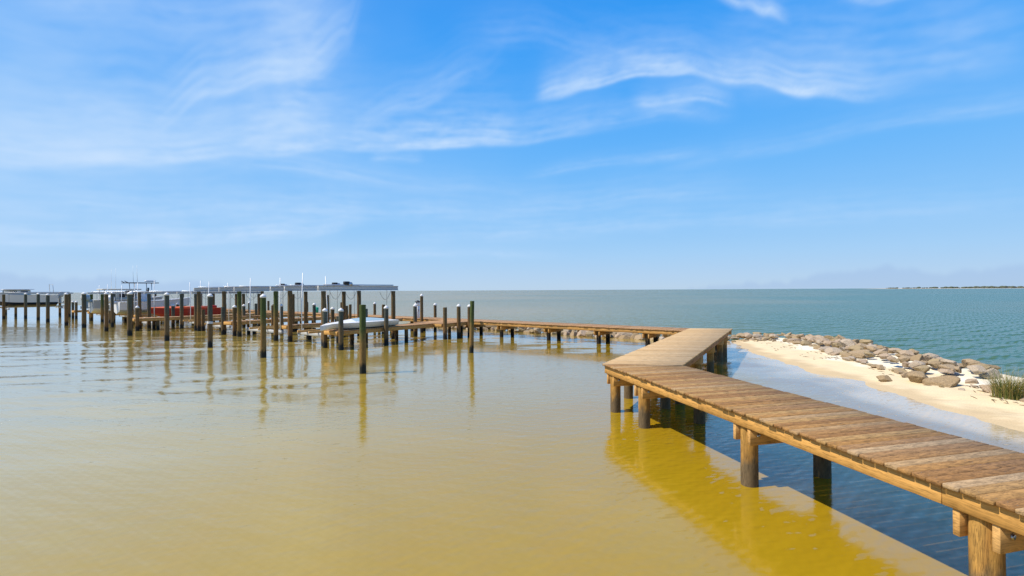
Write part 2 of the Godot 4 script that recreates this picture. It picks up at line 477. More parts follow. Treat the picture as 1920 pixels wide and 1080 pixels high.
func make_water():
	var xs := spread_axis(-9000.0, 9000.0, -24.0, 12.0, 0.18, 1.04)
	var ds := spread_axis(-60.0, 9500.0, 2.5, 25.0, 0.18, 1.035)
	var r := RandomNumberGenerator.new(); r.seed = 5
	var waves := []
	for i in 22:
		var len := 0.42 * pow(11.0, r.randf())
		var dir := deg_to_rad(80.0) + r.randfn() * 0.45
		var k := TAU / len
		waves.append([k * cos(dir), k * sin(dir), r.randf() * TAU, len, k])
	var nx := xs.size()
	var nd := ds.size()
	var pos := PackedVector3Array()
	var nor := PackedVector3Array()
	var col := PackedColorArray()
	var uvs := PackedVector2Array()   # metres over the ground, wandering so that the ripple tile never lines up
	var bay := PackedFloat32Array()
	var golden := Color(0.315, 0.204, 0.006)
	var sandy := Color(0.31, 0.215, 0.09)
	var teal := Color(0.058, 0.118, 0.064)
	for j in nd:
		var d: float = ds[j]
		var dd: float = ds[mini(j + 1, nd - 1)] - ds[maxi(j - 1, 0)]
		for i in nx:
			var x: float = xs[i]
			var cell: float = maxf(dd, xs[mini(i + 1, nx - 1)] - xs[maxi(i - 1, 0)]) * 0.5
			var out := side_of_bay(x, d)
			bay.append(out)
			var rough := 0.0
			var hy := 0.0
			var sx := 0.0
			var sd := 0.0
			if cell < 1.3:
				var patch := clampf(0.55 + 1.1 * noise.get_noise_2d(x * 0.045 + 30.0, d * 0.09), 0.12, 1.3)
				patch *= 0.50 + 1.9 * smooth(8.0, 20.0, d) * (0.35 + 0.65 * smooth(2.0, -14.0, x))
				rough = lerpf(0.0066 * patch, 0.020, smooth(-1.0, 3.0, out))
				for w in waves:
					var keep := smooth(2.2, 4.5, w[3] / cell)
					if keep <= 0.0: continue
					var ph: float = w[0] * x + w[1] * d + w[2]
					var s := rough * keep
					hy += s / w[4] * sin(ph)
					var c := s * cos(ph)
					sx += c * w[0] / w[4]
					sd += c * w[1] / w[4]
			pos.append(Vector3(x, hy, -d))
			uvs.append(Vector2(x + 1.2 * noise.get_noise_2d(x * 0.02, d * 0.02) + 6.0 * noise.get_noise_2d(x * 0.0021 + 9.0, d * 0.0021), -d + 0.8 * noise.get_noise_2d(x * 0.02 + 70.0, d * 0.02) + 5.0 * noise.get_noise_2d(x * 0.0021 + 60.0, d * 0.0021)))
			nor.append(Vector3(-sx, 1.0, sd).normalized())
			var c := golden
			var mottle := noise.get_noise_2d(x * 0.035, d * 0.06 + 11.0) + 0.5 * noise.get_noise_2d(x * 0.16, d * 0.2)
			c = c.lerp(Color(0.325, 0.21, 0.012), clampf(0.5 + mottle, 0.0, 1.0) * 0.6)
			# silvery sky sheen painted into the water colour, paler towards the open left
			c = c.lerp(Color(0.36, 0.275, 0.07), smooth(7.0, -15.0, x + 6.0 * mottle) * 0.85)
			if d < 34.0 and x > 2.0 and x < 20.0:
				var reach := table(DS, XW, d) - x + 1.5 * noise.get_noise_2d(x * 0.3, d * 0.22)
				c = c.lerp(sandy, smooth(4.2, 2.2, reach)).lerp(Color(0.60, 0.46, 0.27), smooth(1.9, 0.2, reach))
			var mix := smooth(-9.0, 9.0, out + 7.0 * noise.get_noise_2d(x * 0.03, d * 0.03)) if x < 4.0 else smooth(-0.5, 1.0, out)
			if out > 60.0: mix = 1.0
			var open := teal.lerp(Color(0.255, 0.215, 0.100), clampf(smooth(0.9, -0.35, x / maxf(absf(d), 30.0)) + 0.35 * noise.get_noise_2d(x * 0.01, d * 0.01), 0.0, 1.0))
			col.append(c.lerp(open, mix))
	for part in ["lagoon", "bay"]:
		var index := PackedInt32Array()
		for j in nd - 1:
			for i in nx - 1:
				var k := j * nx + i
				var out := (bay[k] + bay[k + 1] + bay[k + nx] + bay[k + nx + 1]) * 0.25
				if (out > 0.0) != (part == "bay"): continue
				index.append_array(PackedInt32Array([k, k + nx, k + 1, k + 1, k + nx, k + nx + 1]))
		var arrays := []
		arrays.resize(Mesh.ARRAY_MAX)
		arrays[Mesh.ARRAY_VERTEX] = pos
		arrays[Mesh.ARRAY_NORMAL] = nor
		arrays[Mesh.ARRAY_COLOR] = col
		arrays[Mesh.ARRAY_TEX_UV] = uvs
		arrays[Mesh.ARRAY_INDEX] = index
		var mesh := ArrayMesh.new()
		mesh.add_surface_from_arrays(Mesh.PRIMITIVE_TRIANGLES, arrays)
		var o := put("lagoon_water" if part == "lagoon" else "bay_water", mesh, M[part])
		tag(o, "murky golden-brown water of the sheltered lagoon" if part == "lagoon" else "blue-green choppy water of the open bay", "", "", "structure")

func make_beach():
	var st := new_st()
	st.set_smooth_group(0)
	var step := 0.2
	var nx := 70
	var nd := 170
	for j in nd + 1:
		for i in nx + 1:
			var x := 8.4 + i * step
			var d := j * step
			var h := sand_height(x, d)
			var n := Vector3(-(sand_height(x + 0.1, d) - sand_height(x - 0.1, d)) / 0.2, 1.0, (sand_height(x, d + 0.1) - sand_height(x, d - 0.1)) / 0.2).normalized()
			var line := h + 0.05 * noise.get_noise_2d(x * 0.9, d * 0.45) + 0.02 * fine.get_noise_2d(x * 4.0, d * 4.0)
			var c := Color(0.82, 0.745, 0.575).lerp(Color(0.74, 0.60, 0.37), smooth(0.25, 0.19, line))
			c = c.lerp(Color(0.58, 0.445, 0.255), smooth(0.085, 0.05, line))
			var spot := fine.get_noise_2d(x * 2.2, d * 2.2)
			c = c * (1.0 + 0.07 * spot)
			c.a = 1.0
			st.set_color(c)
			st.set_normal(n)
			st.add_vertex(at(x, d, h))
	for j in nd:
		for i in nx:
			var k := j * (nx + 1) + i
			for q in [k, k + nx + 1, k + 1, k + 1, k + nx + 1, k + nx + 2]: st.add_index(q)
	var o := put("beach", st.commit(), M.sand)
	tag(o, "pale sand spit between the pier and the breakwater", "", "", "structure")

# ---------------------------------------------------------------- pilings
const STAINS := {
	"green": [Color(0.090, 0.125, 0.035), Color(0.31, 0.19, 0.06), Color(0.030, 0.032, 0.024)],
	"grey": [Color(0.105, 0.120, 0.095), Color(0.22, 0.145, 0.065), Color(0.026, 0.028, 0.028)],
	"brown": [Color(0.17, 0.125, 0.06), Color(0.25, 0.14, 0.05), Color(0.030, 0.026, 0.020)],
	"gold": [Color(0.52, 0.30, 0.080), Color(0.46, 0.25, 0.065), Color(0.19, 0.14, 0.075)],
}

func pole_mesh(top: float, radius: float, stain: String, seed_: int, lean := Vector2.ZERO, wet := 0.38) -> ArrayMesh:
	var cs: Array = STAINS[stain]
	var st := new_st()
	var segs := 16
	var ys := [-1.2, -0.1, 0.04, 0.14, 0.24, 0.34, 0.44, 0.55, 0.7, 0.9, 1.15, 1.4, 1.7, 2.0, 2.3, 2.6, 2.9, 3.2]
	var rows := []
	for y in ys:
		if y < top - 0.06: rows.append(y)
	rows.append(top - 0.02)
	rows.append(top)
	var turn := fmod(seed_ * 0.7, 1.0)
	for j in rows.size():
		var y: float = rows[j]
		var r := radius * (1.04 - 0.05 * maxf(y, 0.0) / 3.0) * (0.93 if j == rows.size() - 1 else 1.0)
		for k in segs:
			var t := TAU * (k + turn) / segs
			var p := Vector3(cos(t), 0, sin(t))
			var n := fine.get_noise_3d(p.x * 1.3 + seed_ * 9.0, y * 1.1, p.z * 1.3)
			var n2 := fine.get_noise_3d(p.x * 3.0 + seed_ * 5.0, y * 0.5, p.z * 3.0)
			var rr := r * (1.0 + 0.05 * n)
			var edge := y + 0.16 * n + 0.07 * n2
			var c: Color = cs[1].lerp(cs[0], smooth(top * 0.42, top * 0.72, y + 0.5 * n2 + 0.35 * n))
			c = c * (1.0 + 0.35 * n2)
			c = c.lerp(cs[2], smooth(wet + 0.05, wet - 0.05, edge))
			c.a = 1.0
			st.set_color(c)
			st.set_normal((p + Vector3(0, 0.7 if j == rows.size() - 1 else 0.0, 0)).normalized())
			st.add_vertex(p * rr + Vector3(lean.x * y, y, lean.y * y))
	for j in rows.size() - 1:
		for k in segs:
			var a := j * segs + k
			var b := j * segs + (k + 1) % segs
			for q in [a, b, a + segs, b, b + segs, a + segs]: st.add_index(q)
	var mid := rows.size() * segs
	var end: Color = cs[0] * 0.9
	end.a = 1.0
	st.set_color(end)
	st.set_normal(Vector3.UP)
	st.add_vertex(Vector3(lean.x * top, top + 0.004, lean.y * top))
	for k in segs:
		for q in [(rows.size() - 1) * segs + k, (rows.size() - 1) * segs + (k + 1) % segs, mid]: st.add_index(q)
	return st.commit()

var cap_shapes := {}
func cap_mesh(radius: float) -> ArrayMesh:
	var key := "%.3f" % radius
	if not cap_shapes.has(key):
		var st := new_st()
		var prof := [Vector2(radius * 1.10, -0.07), Vector2(radius * 1.12, 0.0), Vector2(radius * 1.02, 0.03), Vector2(radius * 0.5, 0.085), Vector2(0.012, 0.125)]
		var pts := []
		var rad := []
		for p in prof:
			pts.append(Vector3(0, p.y, 0)); rad.append(p.x)
		add_tube(st, pts, rad, 14)
		cap_shapes[key] = done(st)
	return cap_shapes[key]

var pole_seed := 1
func pole_part(parent: Node, called: String, where: Vector3, top: float, radius: float, stain: String, cap := false, lean := Vector2.ZERO, wet := 0.38):
	pole_seed += 1
	var o := put(called, pole_mesh(top, radius, stain, pole_seed, lean, wet), M.pole, parent, where)
	if cap: put("cap", cap_mesh(radius), M.cap, o, Vector3(lean.x * top, top, lean.y * top))
	return o

func mooring(a: float, b: float, top: float, radius: float, stain: String, cap: bool, label: String, lean := Vector2.ZERO):
	var t := thing("mooring_piling", label, "piling", mar(a, b), 0.0, "mooring pilings in the lagoon")
	pole_part(t, "post", Vector3.ZERO, top, radius, stain, cap, lean)
	return t

# ---------------------------------------------------------------- decks
func cut_plank(x0: float, x1: float, z0: float, z1a: float, z1b: float, thick: float) -> ArrayMesh:
	# a plank across z from z0 whose far end is cut on a slant: z1a at x0, z1b at x1
	var st := new_st()
	var p := [Vector3(x0, 0, z0), Vector3(x1, 0, z0), Vector3(x1, 0, z1b), Vector3(x0, 0, z1a)]
	var dn := Vector3(0, -thick, 0)
	quad(st, p[0], p[1], p[2], p[3])
	quad(st, p[3] + dn, p[2] + dn, p[1] + dn, p[0] + dn)
	for k in 4:
		var n := (k + 1) % 4
		quad(st, p[k], p[k] + dn, p[n] + dn, p[n])
	return done(st)

func bent(t: Node, x: float, zs: Array, under: float, width: float, stain: String, r := 0.125, bolts := true):
	# a row of pilings across the deck clasped by two cap beams
	for z in zs:
		pole_part(t, "piling", Vector3(x, 0, z), under, r, stain, false, Vector2.ZERO, 0.42)
	for s in [-1, 1]:
		var b := put("cap_beam", bevel(width, 0.26, 0.065), M.lumber[rng.randi() % 3], t, Vector3(x + s * (r + 0.036), under - 0.13, width / 2 + 0.075), Basis(Vector3.UP, PI / 2))
		if bolts:
			for z in zs:
				put("bolt", tube([Vector3(0, 0, -0.012), Vector3(0, 0, 0.012)], [0.026, 0.026], 8), M.steel, b, Vector3(width / 2 + 0.075 - z, 0.02, s * 0.038))

func stringer(t: Node, x0: float, x1: float, z: float, top: float, material: Material, deep := 0.19):
	# boards butted end to end
	var n := maxi(1, int(round((x1 - x0) / 4.2)))
	var len := (x1 - x0) / n
	for k in n:
		put("stringer", bevel(len - 0.004, deep, 0.045, 0.004), material, t, Vector3(x0 + len * (k + 0.5), top - deep / 2, z))

func make_near_pier():
	var w := 1.86
	var thick := 0.045
	var t := thing("timber_pier", "weathered brown plank pier running from the right foreground to the bend", "pier", at(2.34, 12.5), atan2(0.9709, -0.2395))
	var tanh_ := 0.401
	var pitch := 0.1448
	var n := 82
	var last := -1
	for i in n:
		var xc := -(i + 0.5) * pitch
		var pick: int = rng.randi() % M.old.size()
		if pick == last: pick = (pick + 1) % M.old.size()
		last = pick
		var wide := 0.1405 + rng.randf() * 0.002
		var lift := rng.randf_range(-0.003, 0.003)
		if -(xc + wide / 2) < w * tanh_ + 0.02:
			var za := minf(w, -(xc - wide / 2) / tanh_ - 0.012)
			var zb := minf(w, maxf(0.0, -(xc + wide / 2) / tanh_ - 0.012))
			put("plank", cut_plank(-wide / 2, wide / 2, 0.0, za, zb, thick), M.old[pick], t, Vector3(xc, DECK + lift, 0))
		else:
			var ends := rng.randf_range(-0.018, 0.018)
			var b := Basis(Vector3.UP, PI / 2 + rng.randf_range(-0.002, 0.002)) * Basis(Vector3.RIGHT, rng.randf_range(-0.008, 0.008))
			var o := put("plank", bevel(w, thick, 0.1415, 0.007), M.old[pick], t, Vector3(xc, DECK - thick / 2 + lift, w / 2 + ends), b)
			if i < 60:
				for z in [0.085, w / 2, w - 0.085]:
					for s in [-1, 1]:
						put("nail", nail, M.nail, o, Vector3(w / 2 - z + ends, thick / 2 + 0.0005, s * 0.035 + rng.randf_range(-0.008, 0.008)))
	var under := DECK - thick - 0.002
	stringer(t, -n * pitch, -0.03, 0.078, under, M.lumber[0])
	stringer(t, -n * pitch, -0.40, w / 2, under, M.brown_lumber)
	stringer(t, -n * pitch, -0.76, w - 0.078, under, M.brown_lumber)
	for x in [-0.30, -1.75, -5.05, -8.20, -11.3]:
		bent(t, x, [0.22, w - 0.22], under - 0.192, w - 0.15, "gold")

func make_bend_pier():
	var w := 1.86
	var thick := 0.045
	var t := thing("timber_pier", "pale bleached plank pier leading from the bend to the rocks", "pier", at(2.34, 12.5), atan2(0.868, 0.4967))
	var skew := atan2(w * 0.401, w)
	var long := w / cos(skew)
	var pitch := 0.1500
	var n := 80
	var last := -1
	for i in n:
		var x := ((i + 0.5) * pitch + 0.004) / cos(skew)
		var pick: int = rng.randi() % M.pale.size()
		if pick == last: pick = (pick + 1) % M.pale.size()
		last = pick
		var b := Basis(Vector3.UP, PI / 2 + PI + skew)
		put("plank", bevel(long, thick, 0.1405, 0.006), M.pale[pick], t, Vector3(x + w * 0.2005, DECK - thick / 2 + rng.randf_range(-0.0025, 0.0025), w / 2) + b * Vector3(rng.randf_range(-0.012, 0.012), 0, 0), b)
	var under := DECK - thick - 0.002
	var end := n * pitch / cos(skew)
	stringer(t, 0.02, end, 0.078, under, M.lumber[2])
	stringer(t, 0.40, end - 0.5, w / 2, under, M.brown_lumber)
	stringer(t, 0.80, end - 0.2, w - 0.078, under, M.brown_lumber)
	for x in [1.6, 4.6, 7.6, 10.6]:
		bent(t, x, [0.22, w - 0.22], under - 0.192, w - 0.15, "gold", 0.125, false)
	bent(t, 12.2, [0.22, w - 0.22], under - 0.192, w - 0.15, "gold", 0.125, false)

func deck(t: Node, x0: float, x1: float, w: float, planks: Array, side: Material, each: bool, z0 := 0.0):
	var thick := 0.04
	var pitch := 0.15
	var n := int((x1 - x0) / pitch)
	var st := new_st()
	for i in n:
		var p := Vector3(x0 + (i + 0.5) * pitch, LOW - thick / 2 + rng.randf_range(-0.003, 0.003), z0 + w / 2 + rng.randf_range(-0.015, 0.015))
		var b := Basis(Vector3.UP, PI / 2)
		if each: put("plank", bevel(w, thick, 0.141, 0.006), planks[rng.randi() % planks.size()], t, p, b)
		else: add_bevel(st, p, Vector3(w, thick, 0.141), b, 0.006)
	if not each:
		var o := put("decking", done(st), planks[0], t)
		o.set_meta("kind", "stuff")
	var under := LOW - thick - 0.002
	stringer(t, x0, x0 + n * pitch, z0 + 0.07, under, side, 0.2)
	stringer(t, x0, x0 + n * pitch, z0 + w - 0.07, under, side, 0.2)

func make_long_pier():
	var w := 1.85
	var t := thing("timber_pier", "long low orange-brown pier crossing in front of the rock line", "pier", mar(0.0, -1.75), atan2(0.6, -0.8))
	deck(t, 0.0, 17.4, w, M.rust, M.lumber[1], true)
	var under := LOW - 0.042 - 0.202
	for x in [0.7, 3.9, 6.8, 10.2, 13.9, 16.7]:
		bent(t, x, [0.35, w - 0.3], under, w - 0.12, "brown", 0.12, false)
	# marina part of the walkway, receding to the left
	var m := thing("marina_walkway", "far plank walkway behind the boat lifts", "walkway", mar(0.0, 15.7), atan2(0.6, -0.8))
	deck(m, 0.0, 70.0, w, [M.rust[0]], M.lumber[1], false)
	for k in 18:
		for z in [0.3, w - 0.3]:
			pole_part(m, "piling", Vector3(1.2 + k * 4.0, 0, z), under, 0.12, "brown")
	for q in [[4.4, 2.0], [6.6, 2.05], [12.0, 2.0], [17.0, 2.05], [23.0, 2.0], [31.0, 2.05]]:
		pole_part(m, "piling", Vector3(q[0], 0, w + 0.14), q[1], 0.115, "brown", int(q[0]) % 2 == 0)

func finger(b0: float, b1: float, a0: float, a1: float, label: String, each: bool, posts: Array):
	var t := thing("finger_dock", label, "dock", mar(a0, b1), MARINA, "finger docks of the marina")
	var w := b1 - b0
	deck(t, 0.0, a1 - a0, w, M.rust if each else [M.rust[2]], M.lumber[1] if each else M.lumber[2], each)
	var under := LOW - 0.042 - 0.202
	put("end_board", bevel(0.045, 0.2, w - 0.1), M.lumber[0], t, Vector3(-0.024, LOW - 0.145, w / 2))
	for p in posts:   # [a, b, top, capped]
		pole_part(t, "piling", Vector3(p[0] - a0, 0, b1 - p[1]), p[2], 0.125, ["brown", "grey"][rng.randi() % 2], p[3])
	for k in int((a1 - a0) / 3.2):
		for z in [0.22, w - 0.22]:
			pole_part(t, "piling", Vector3(1.6 + k * 3.2, 0, z), under, 0.11, "brown")
	return t

# ---------------------------------------------------------------- boat lifts
func lift(b0: float, b1: float, a0: float, a1: float, low: float, label: String, stain: String, motor := true, poles := true):
	var t := thing("boat_lift", label, "boat lift", mar(a0, b1), MARINA, "boat lifts on tall posts")
	var len := a1 - a0
	var w := b1 - b0
	var up := 3.12 if b0 < 35.0 else 2.93
	for z in [0.0, w]:
		for x in [0.0, len]:
			pole_part(t, "post", Vector3(x, 0, z), up + rng.randf_range(-0.04, 0.02), 0.135, stain if x == 0.0 else "brown")
		var tall := 0.22 if b0 < 35.0 else 0.10
		var beam := put("beam", bevel(len + 0.7, tall, 0.12, 0.01), M.beam, t, Vector3(len / 2, up + 0.05 + tall / 2, z))
		put("flange", bevel(len + 0.7, 0.03, 0.22, 0.004), M.beam, beam, Vector3(0, tall / 2 + 0.015, 0))
		put("flange", bevel(len + 0.7, 0.03, 0.22, 0.004), M.beam, beam, Vector3(0, -tall / 2 - 0.015, 0))
		put("drive_pipe", tube([Vector3(-len / 2, tall / 2 + 0.08, 0.0), Vector3(len / 2, tall / 2 + 0.08, 0.0)], [0.035, 0.035], 8), M.steel, beam)
		if motor:
			var g := put("motor", bevel(0.34, 0.2, 0.22, 0.03), M.black, beam, Vector3(len * (0.12 if z == 0.0 else -0.2), 0.30, 0))
			put("gear_plate", tube([Vector3(0, 0, -0.13), Vector3(0, 0, 0.13)], [0.12, 0.12], 12), M.steel, g, Vector3(0.22, -0.06, 0))
		for x in [0.45, len - 0.45]:
			put("cable", tube([Vector3(x, low + 0.1, z + (0.14 if z == 0.0 else -0.14)), Vector3(x, up + 0.06, z + (0.08 if z == 0.0 else -0.08))], [0.012, 0.012], 5), M.cable, t)
		# slack wiring below the beam
		var pts := []
		for k in 9:
			var q := k / 8.0
			pts.append(Vector3(len - 0.25 - 0.9 * q, up + 0.02 - 0.55 * sin(PI * q) - 0.1 * q, z + 0.1))
		var rad := []
		for k in 9: rad.append(0.011)
		put("wire", tube(pts, rad, 5), M.cable, t)
	for x in [0.45, len - 0.45]:
		put("cradle_beam", bevel(0.12, 0.2, w - 0.2, 0.008), M.beam, t, Vector3(x, low, w / 2))
	for z in [w / 2 - 0.6, w / 2 + 0.6]:
		put("bunk", bevel(len + 0.4, 0.13, 0.1, 0.01), M.lumber[2], t, Vector3(len / 2, low + 0.166, z))
	if poles:
		for z in [0.45, w - 0.45]:
			put("guide_pole", tube([Vector3(0.5, low + 0.1, z), Vector3(0.5, 2.2, z), Vector3(0.5 + rng.randf_range(-0.1, 0.1), 3.95 + rng.randf_range(-0.2, 0.3), z)], [0.028, 0.028, 0.024], 8), M.pvc, t)
	return t

# ---------------------------------------------------------------- boats
func hull_lines(len: float, beam: float, depth: float, bow_rise: float) -> Dictionary:
	# bow at +x; keel at y = 0
	var keel := []; var chine := []; var water := []; var sheer := []
	var n := 16
	for i in n + 1:
		var t := float(i) / n
		var full := pow(1.0 - pow(maxf(0.0, (t - 0.40) / 0.60), 2.2), 0.85) if t > 0.40 else 1.0
		full *= 0.92 + 0.08 * smooth(0.0, 0.3, t)
		var x := len * t
		var kx := minf(x, len * (0.90 + 0.0 * t)) if t > 0.9 else x
		keel.append(Vector3(kx - len * 0.02 * t, depth * 0.62 * pow(maxf(0.0, (t - 0.62) / 0.38), 2.0), 0))
		chine.append(Vector3(x - len * 0.035 * t, depth * (0.22 + 0.38 * pow(maxf(0.0, (t - 0.45) / 0.55), 2.0)), beam / 2 * full * 0.80))
		water.append(Vector3(x - len * 0.02 * t, depth * (0.36 + 0.32 * pow(maxf(0.0, (t - 0.45) / 0.55), 2.0)), beam / 2 * full * 0.87))
		sheer.append(Vector3(x, depth + bow_rise * t * t, beam / 2 * full))
	return {"keel": keel, "chine": chine, "water": water, "sheer": sheer}

func flip(line: Array) -> Array:
	var out := []
	for p in line: out.append(Vector3(p.x, p.y, -p.z))
	return out

func both_sides(a: Array, b: Array, c: Array = []) -> ArrayMesh:
	var lines := [a, b] if c.is_empty() else [a, b, c]
	var other := []
	for l in lines: other.append(flip(l))
	other.reverse()
	var st := new_st()
	st.append_from(loft(lines), 0, Transform3D())
	st.append_from(loft(other), 0, Transform3D())
	return st.commit()

func hull(t: Node, len: float, beam: float, depth: float, rise: float, side: Material, bottom: Material, top: Material) -> Dictionary:
	var l := hull_lines(len, beam, depth, rise)
	put("hull", both_sides(l.water, l.sheer), side, t)
	put("bottom", both_sides(l.keel, l.chine, l.water), bottom, t)
	var st := new_st()
	var inset := []
	for p in l.sheer: inset.append(Vector3(p.x, p.y - 0.03, p.z))
	st.append_from(loft([inset, flip(inset)]), 0, Transform3D())
	put("deck", st.commit(), top, t)
	st = new_st()
	var k: Vector3 = l.keel[0]; var c: Vector3 = l.chine[0]; var w: Vector3 = l.water[0]; var s: Vector3 = l.sheer[0]
	for q in [[k, c, flip([c])[0]], [c, w, flip([w])[0]], [c, flip([w])[0], flip([c])[0]], [w, s, flip([s])[0]], [w, flip([s])[0], flip([w])[0]]]: tri(st, q[0], q[1], q[2])
	put("transom", done(st), side, t)
	var rail := []
	var rad := []
	for p in l.sheer: rail.append(p + Vector3(0, 0.0, 0)); rad.append(0.035)
	put("rub_rail", tube(rail, rad, 6), top, t)
	put("rub_rail", tube(flip(rail), rad, 6), top, t)
	return l

func outboard(t: Node, x: float, y: float, z: float, cowl: Material, leg: Material):
	# x: the transom; the motor hangs behind it (-x)
	var m := Node3D.new()
	m.name = "outboard_motor"
	t.add_child(m, true)
	m.position = Vector3(x, y, z)
	var st := new_st()
	var pts := [Vector3(-0.42, -0.06, 0), Vector3(-0.43, 0.05, 0), Vector3(-0.42, 0.35, 0), Vector3(-0.37, 0.55, 0), Vector3(-0.34, 0.60, 0)]
	add_tube(st, pts, [0.20, 0.28, 0.30, 0.22, 0.06], 12)
	put("cowling", done(st), cowl, m)
	put("leg", bevel(0.2, 0.85, 0.12, 0.04), leg, m, Vector3(-0.40, -0.45, 0))
	put("skeg", bevel(0.5, 0.09, 0.14, 0.03), leg, m, Vector3(-0.42, -0.80, 0))
	var pr := new_st()
	for k in 3:
		add_bevel(pr, Vector3(-0.70, -0.80, 0) + Basis(Vector3.RIGHT, TAU * k / 3) * Vector3(0, 0.09, 0), Vector3(0.03, 0.16, 0.09), Basis(Vector3.RIGHT, TAU * k / 3) * Basis(Vector3.UP, 0.5), 0.01)
	put("propeller", done(pr), M.black, m)
	put("bracket", bevel(0.34, 0.3, 0.2, 0.03), leg, m, Vector3(-0.14, -0.1, 0))

func make_boats():
	# cabin boat, navy below white, at the far left
	var t := thing("cabin_boat", "white cabin boat with navy bottom raised on a lift at the far left", "boat", mar(-10.4, 77.0, 1.42), MARINA + PI)
	hull(t, 6.6, 2.5, 1.35, 0.25, M.white, M.navy, M.white)
	var cab := put("cabin", bevel(2.3, 0.75, 1.7, 0.12), M.cream, t, Vector3(3.6, 1.68, 0))
	for s in [-1, 1]:
		for k in 2: put("window", bevel(0.62, 0.34, 0.03, 0.008), M.glass, cab, Vector3(-0.55 + k * 0.95, 0.08, s * 0.855))
	put("windshield", bevel(0.03, 0.36, 1.3, 0.008), M.glass, cab, Vector3(1.16, 0.08, 0))
	put("roof", bevel(2.7, 0.08, 1.95, 0.03), M.white, cab, Vector3(-0.1, 0.415, 0))
	put("bow_rail", tube([Vector3(4.4, 1.5, 1.0), Vector3(4.5, 2.0, 0.98), Vector3(6.2, 2.1, 0.35), Vector3(6.5, 2.1, 0), Vector3(6.2, 2.1, -0.35), Vector3(4.5, 2.0, -0.98), Vector3(4.4, 1.5, -1.0)], [0.02, 0.02, 0.02, 0.02, 0.02, 0.02, 0.02], 6), M.steel, t)
	put("top_frame", tube([Vector3(0.4, 1.35, 1.1), Vector3(0.5, 2.75, 1.0), Vector3(0.5, 2.75, -1.0), Vector3(0.4, 1.35, -1.1)], [0.025, 0.025, 0.025, 0.025], 6), M.steel, t)
	outboard(t, 0.0, 1.2, 0.0, M.grey_cover, M.grey_cover)
	# second boat: grey hull, stern towards the lagoon, cream hardtop and two covered motors
	t = thing("cabin_boat", "grey boat with beige hardtop and two pale covered motors facing the lagoon", "boat", mar(-10.9, 58.3, 0.95), MARINA)
	hull(t, 6.4, 2.5, 1.35, 0.3, M.grey_hull, M.white, M.white)
	cab = put("cabin", bevel(2.0, 0.95, 1.7, 0.1), M.cream, t, Vector3(2.9, 1.78, 0))
	for s in [-1, 1]:
		for k in 2: put("window", bevel(0.5, 0.5, 0.03, 0.008), M.glass, cab, Vector3(-0.45 + k * 0.85, 0.08, s * 0.855))
	put("door", bevel(0.03, 0.75, 0.6, 0.008), M.glass, cab, Vector3(-1.005, -0.05, 0.2))
	put("hardtop", bevel(3.4, 0.14, 2.2, 0.05), M.cream, t, Vector3(2.4, 2.46, 0))
	for s in [-1, 1]:
		put("support_pole", tube([Vector3(0.9, 1.3, s * 0.95), Vector3(0.9, 2.42, s * 0.95)], [0.03, 0.03], 6), M.steel, t)
		put("antenna", tube([Vector3(1.9, 2.5, s * 0.8), Vector3(1.9, 4.75, s * 0.8)], [0.018, 0.008], 5), M.pvc, t)
		outboard(t, 0.0, 1.35, s * 0.42, M.blue_cover if s > 0 else M.grey_cover, M.blue_cover if s > 0 else M.white)
	# centre console with a T-top
	t = thing("center_console_boat", "white open boat with black console and tall T-top frame on a lift", "boat", mar(-10.6, 50.7, 1.0), MARINA)
	hull(t, 6.3, 2.4, 1.15, 0.35, M.white, M.grey_hull, M.white)
	var con := put("console", bevel(0.9, 0.95, 0.9, 0.08), M.white, t, Vector3(2.2, 1.6, 0))
	put("windshield", bevel(0.05, 0.5, 0.8, 0.01), M.glass, con, Vector3(0.3, 0.7, 0))
	put("seat", bevel(0.7, 0.55, 0.85, 0.08), M.black, t, Vector3(1.1, 2.0, 0))
	var top := put("t_top", bevel(2.6, 0.07, 1.8, 0.03), M.black, t, Vector3(1.9, 3.02, 0))
	put("radar", bevel(0.8, 0.14, 0.5, 0.06), M.white, top, Vector3(0.8, 0.2, 0))
	for s in [-1, 1]:
		for x in [1.2, 2.6]: put("frame_leg", tube([Vector3(x + 0.1, 1.1, s * 0.55), Vector3(x, 3.0, s * 0.75)], [0.03, 0.03], 6), M.steel, t)
		put("antenna", tube([Vector3(1.5, 3.05, s * 0.6), Vector3(1.45, 4.75, s * 0.6)], [0.018, 0.008], 5), M.pvc, top, Vector3(-1.9, -3.02, 0))
		put("rod_holder", tube([Vector3(0.75, 3.05, s * 0.5), Vector3(0.5, 3.2, s * 0.5)], [0.035, 0.03], 6), M.black, top, Vector3(-1.9, -3.02, 0))
	outboard(t, 0.0, 1.2, 0.0, M.white, M.white)
	# red boat, bow towards the lagoon
	t = thing("open_boat", "red and orange open boat lifted beside the plank finger dock", "boat", mar(-4.2, 44.3, 0.66), MARINA + PI)
	var l := hull(t, 5.7, 1.9, 0.88, 0.16, M.red, M.red, M.orange)
	put("coaming", bevel(2.4, 0.2, 1.25, 0.06), M.orange, t, Vector3(2.2, 0.97, 0))
	put("seat", bevel(0.5, 0.26, 1.1, 0.05), M.red, t, Vector3(0.5, 1.0, 0))
	var bow := new_st()
	var line := []
	for p in l.sheer:
		if p.x > 3.6: line.append(p + Vector3(0, 0.01, 0))
	var ridge := []
	for p in line: ridge.append(Vector3(p.x, p.y + 0.20 * (1.0 - (p.x - 3.6) / 2.4), 0))
	bow.append_from(loft([line, ridge, flip(line)]), 0, Transform3D())
	put("bow_cover", bow.commit(), M.orange, t)
	# small white boat lying on the near finger dock
	t = thing("small_sailboat_hull", "small white boat with pale blue deck lying on the near finger dock", "boat", mar(-5.75, 15.65, LOW + 0.004), MARINA + PI)
	var keel := []; var edge := []; var gun := []; var crown := []
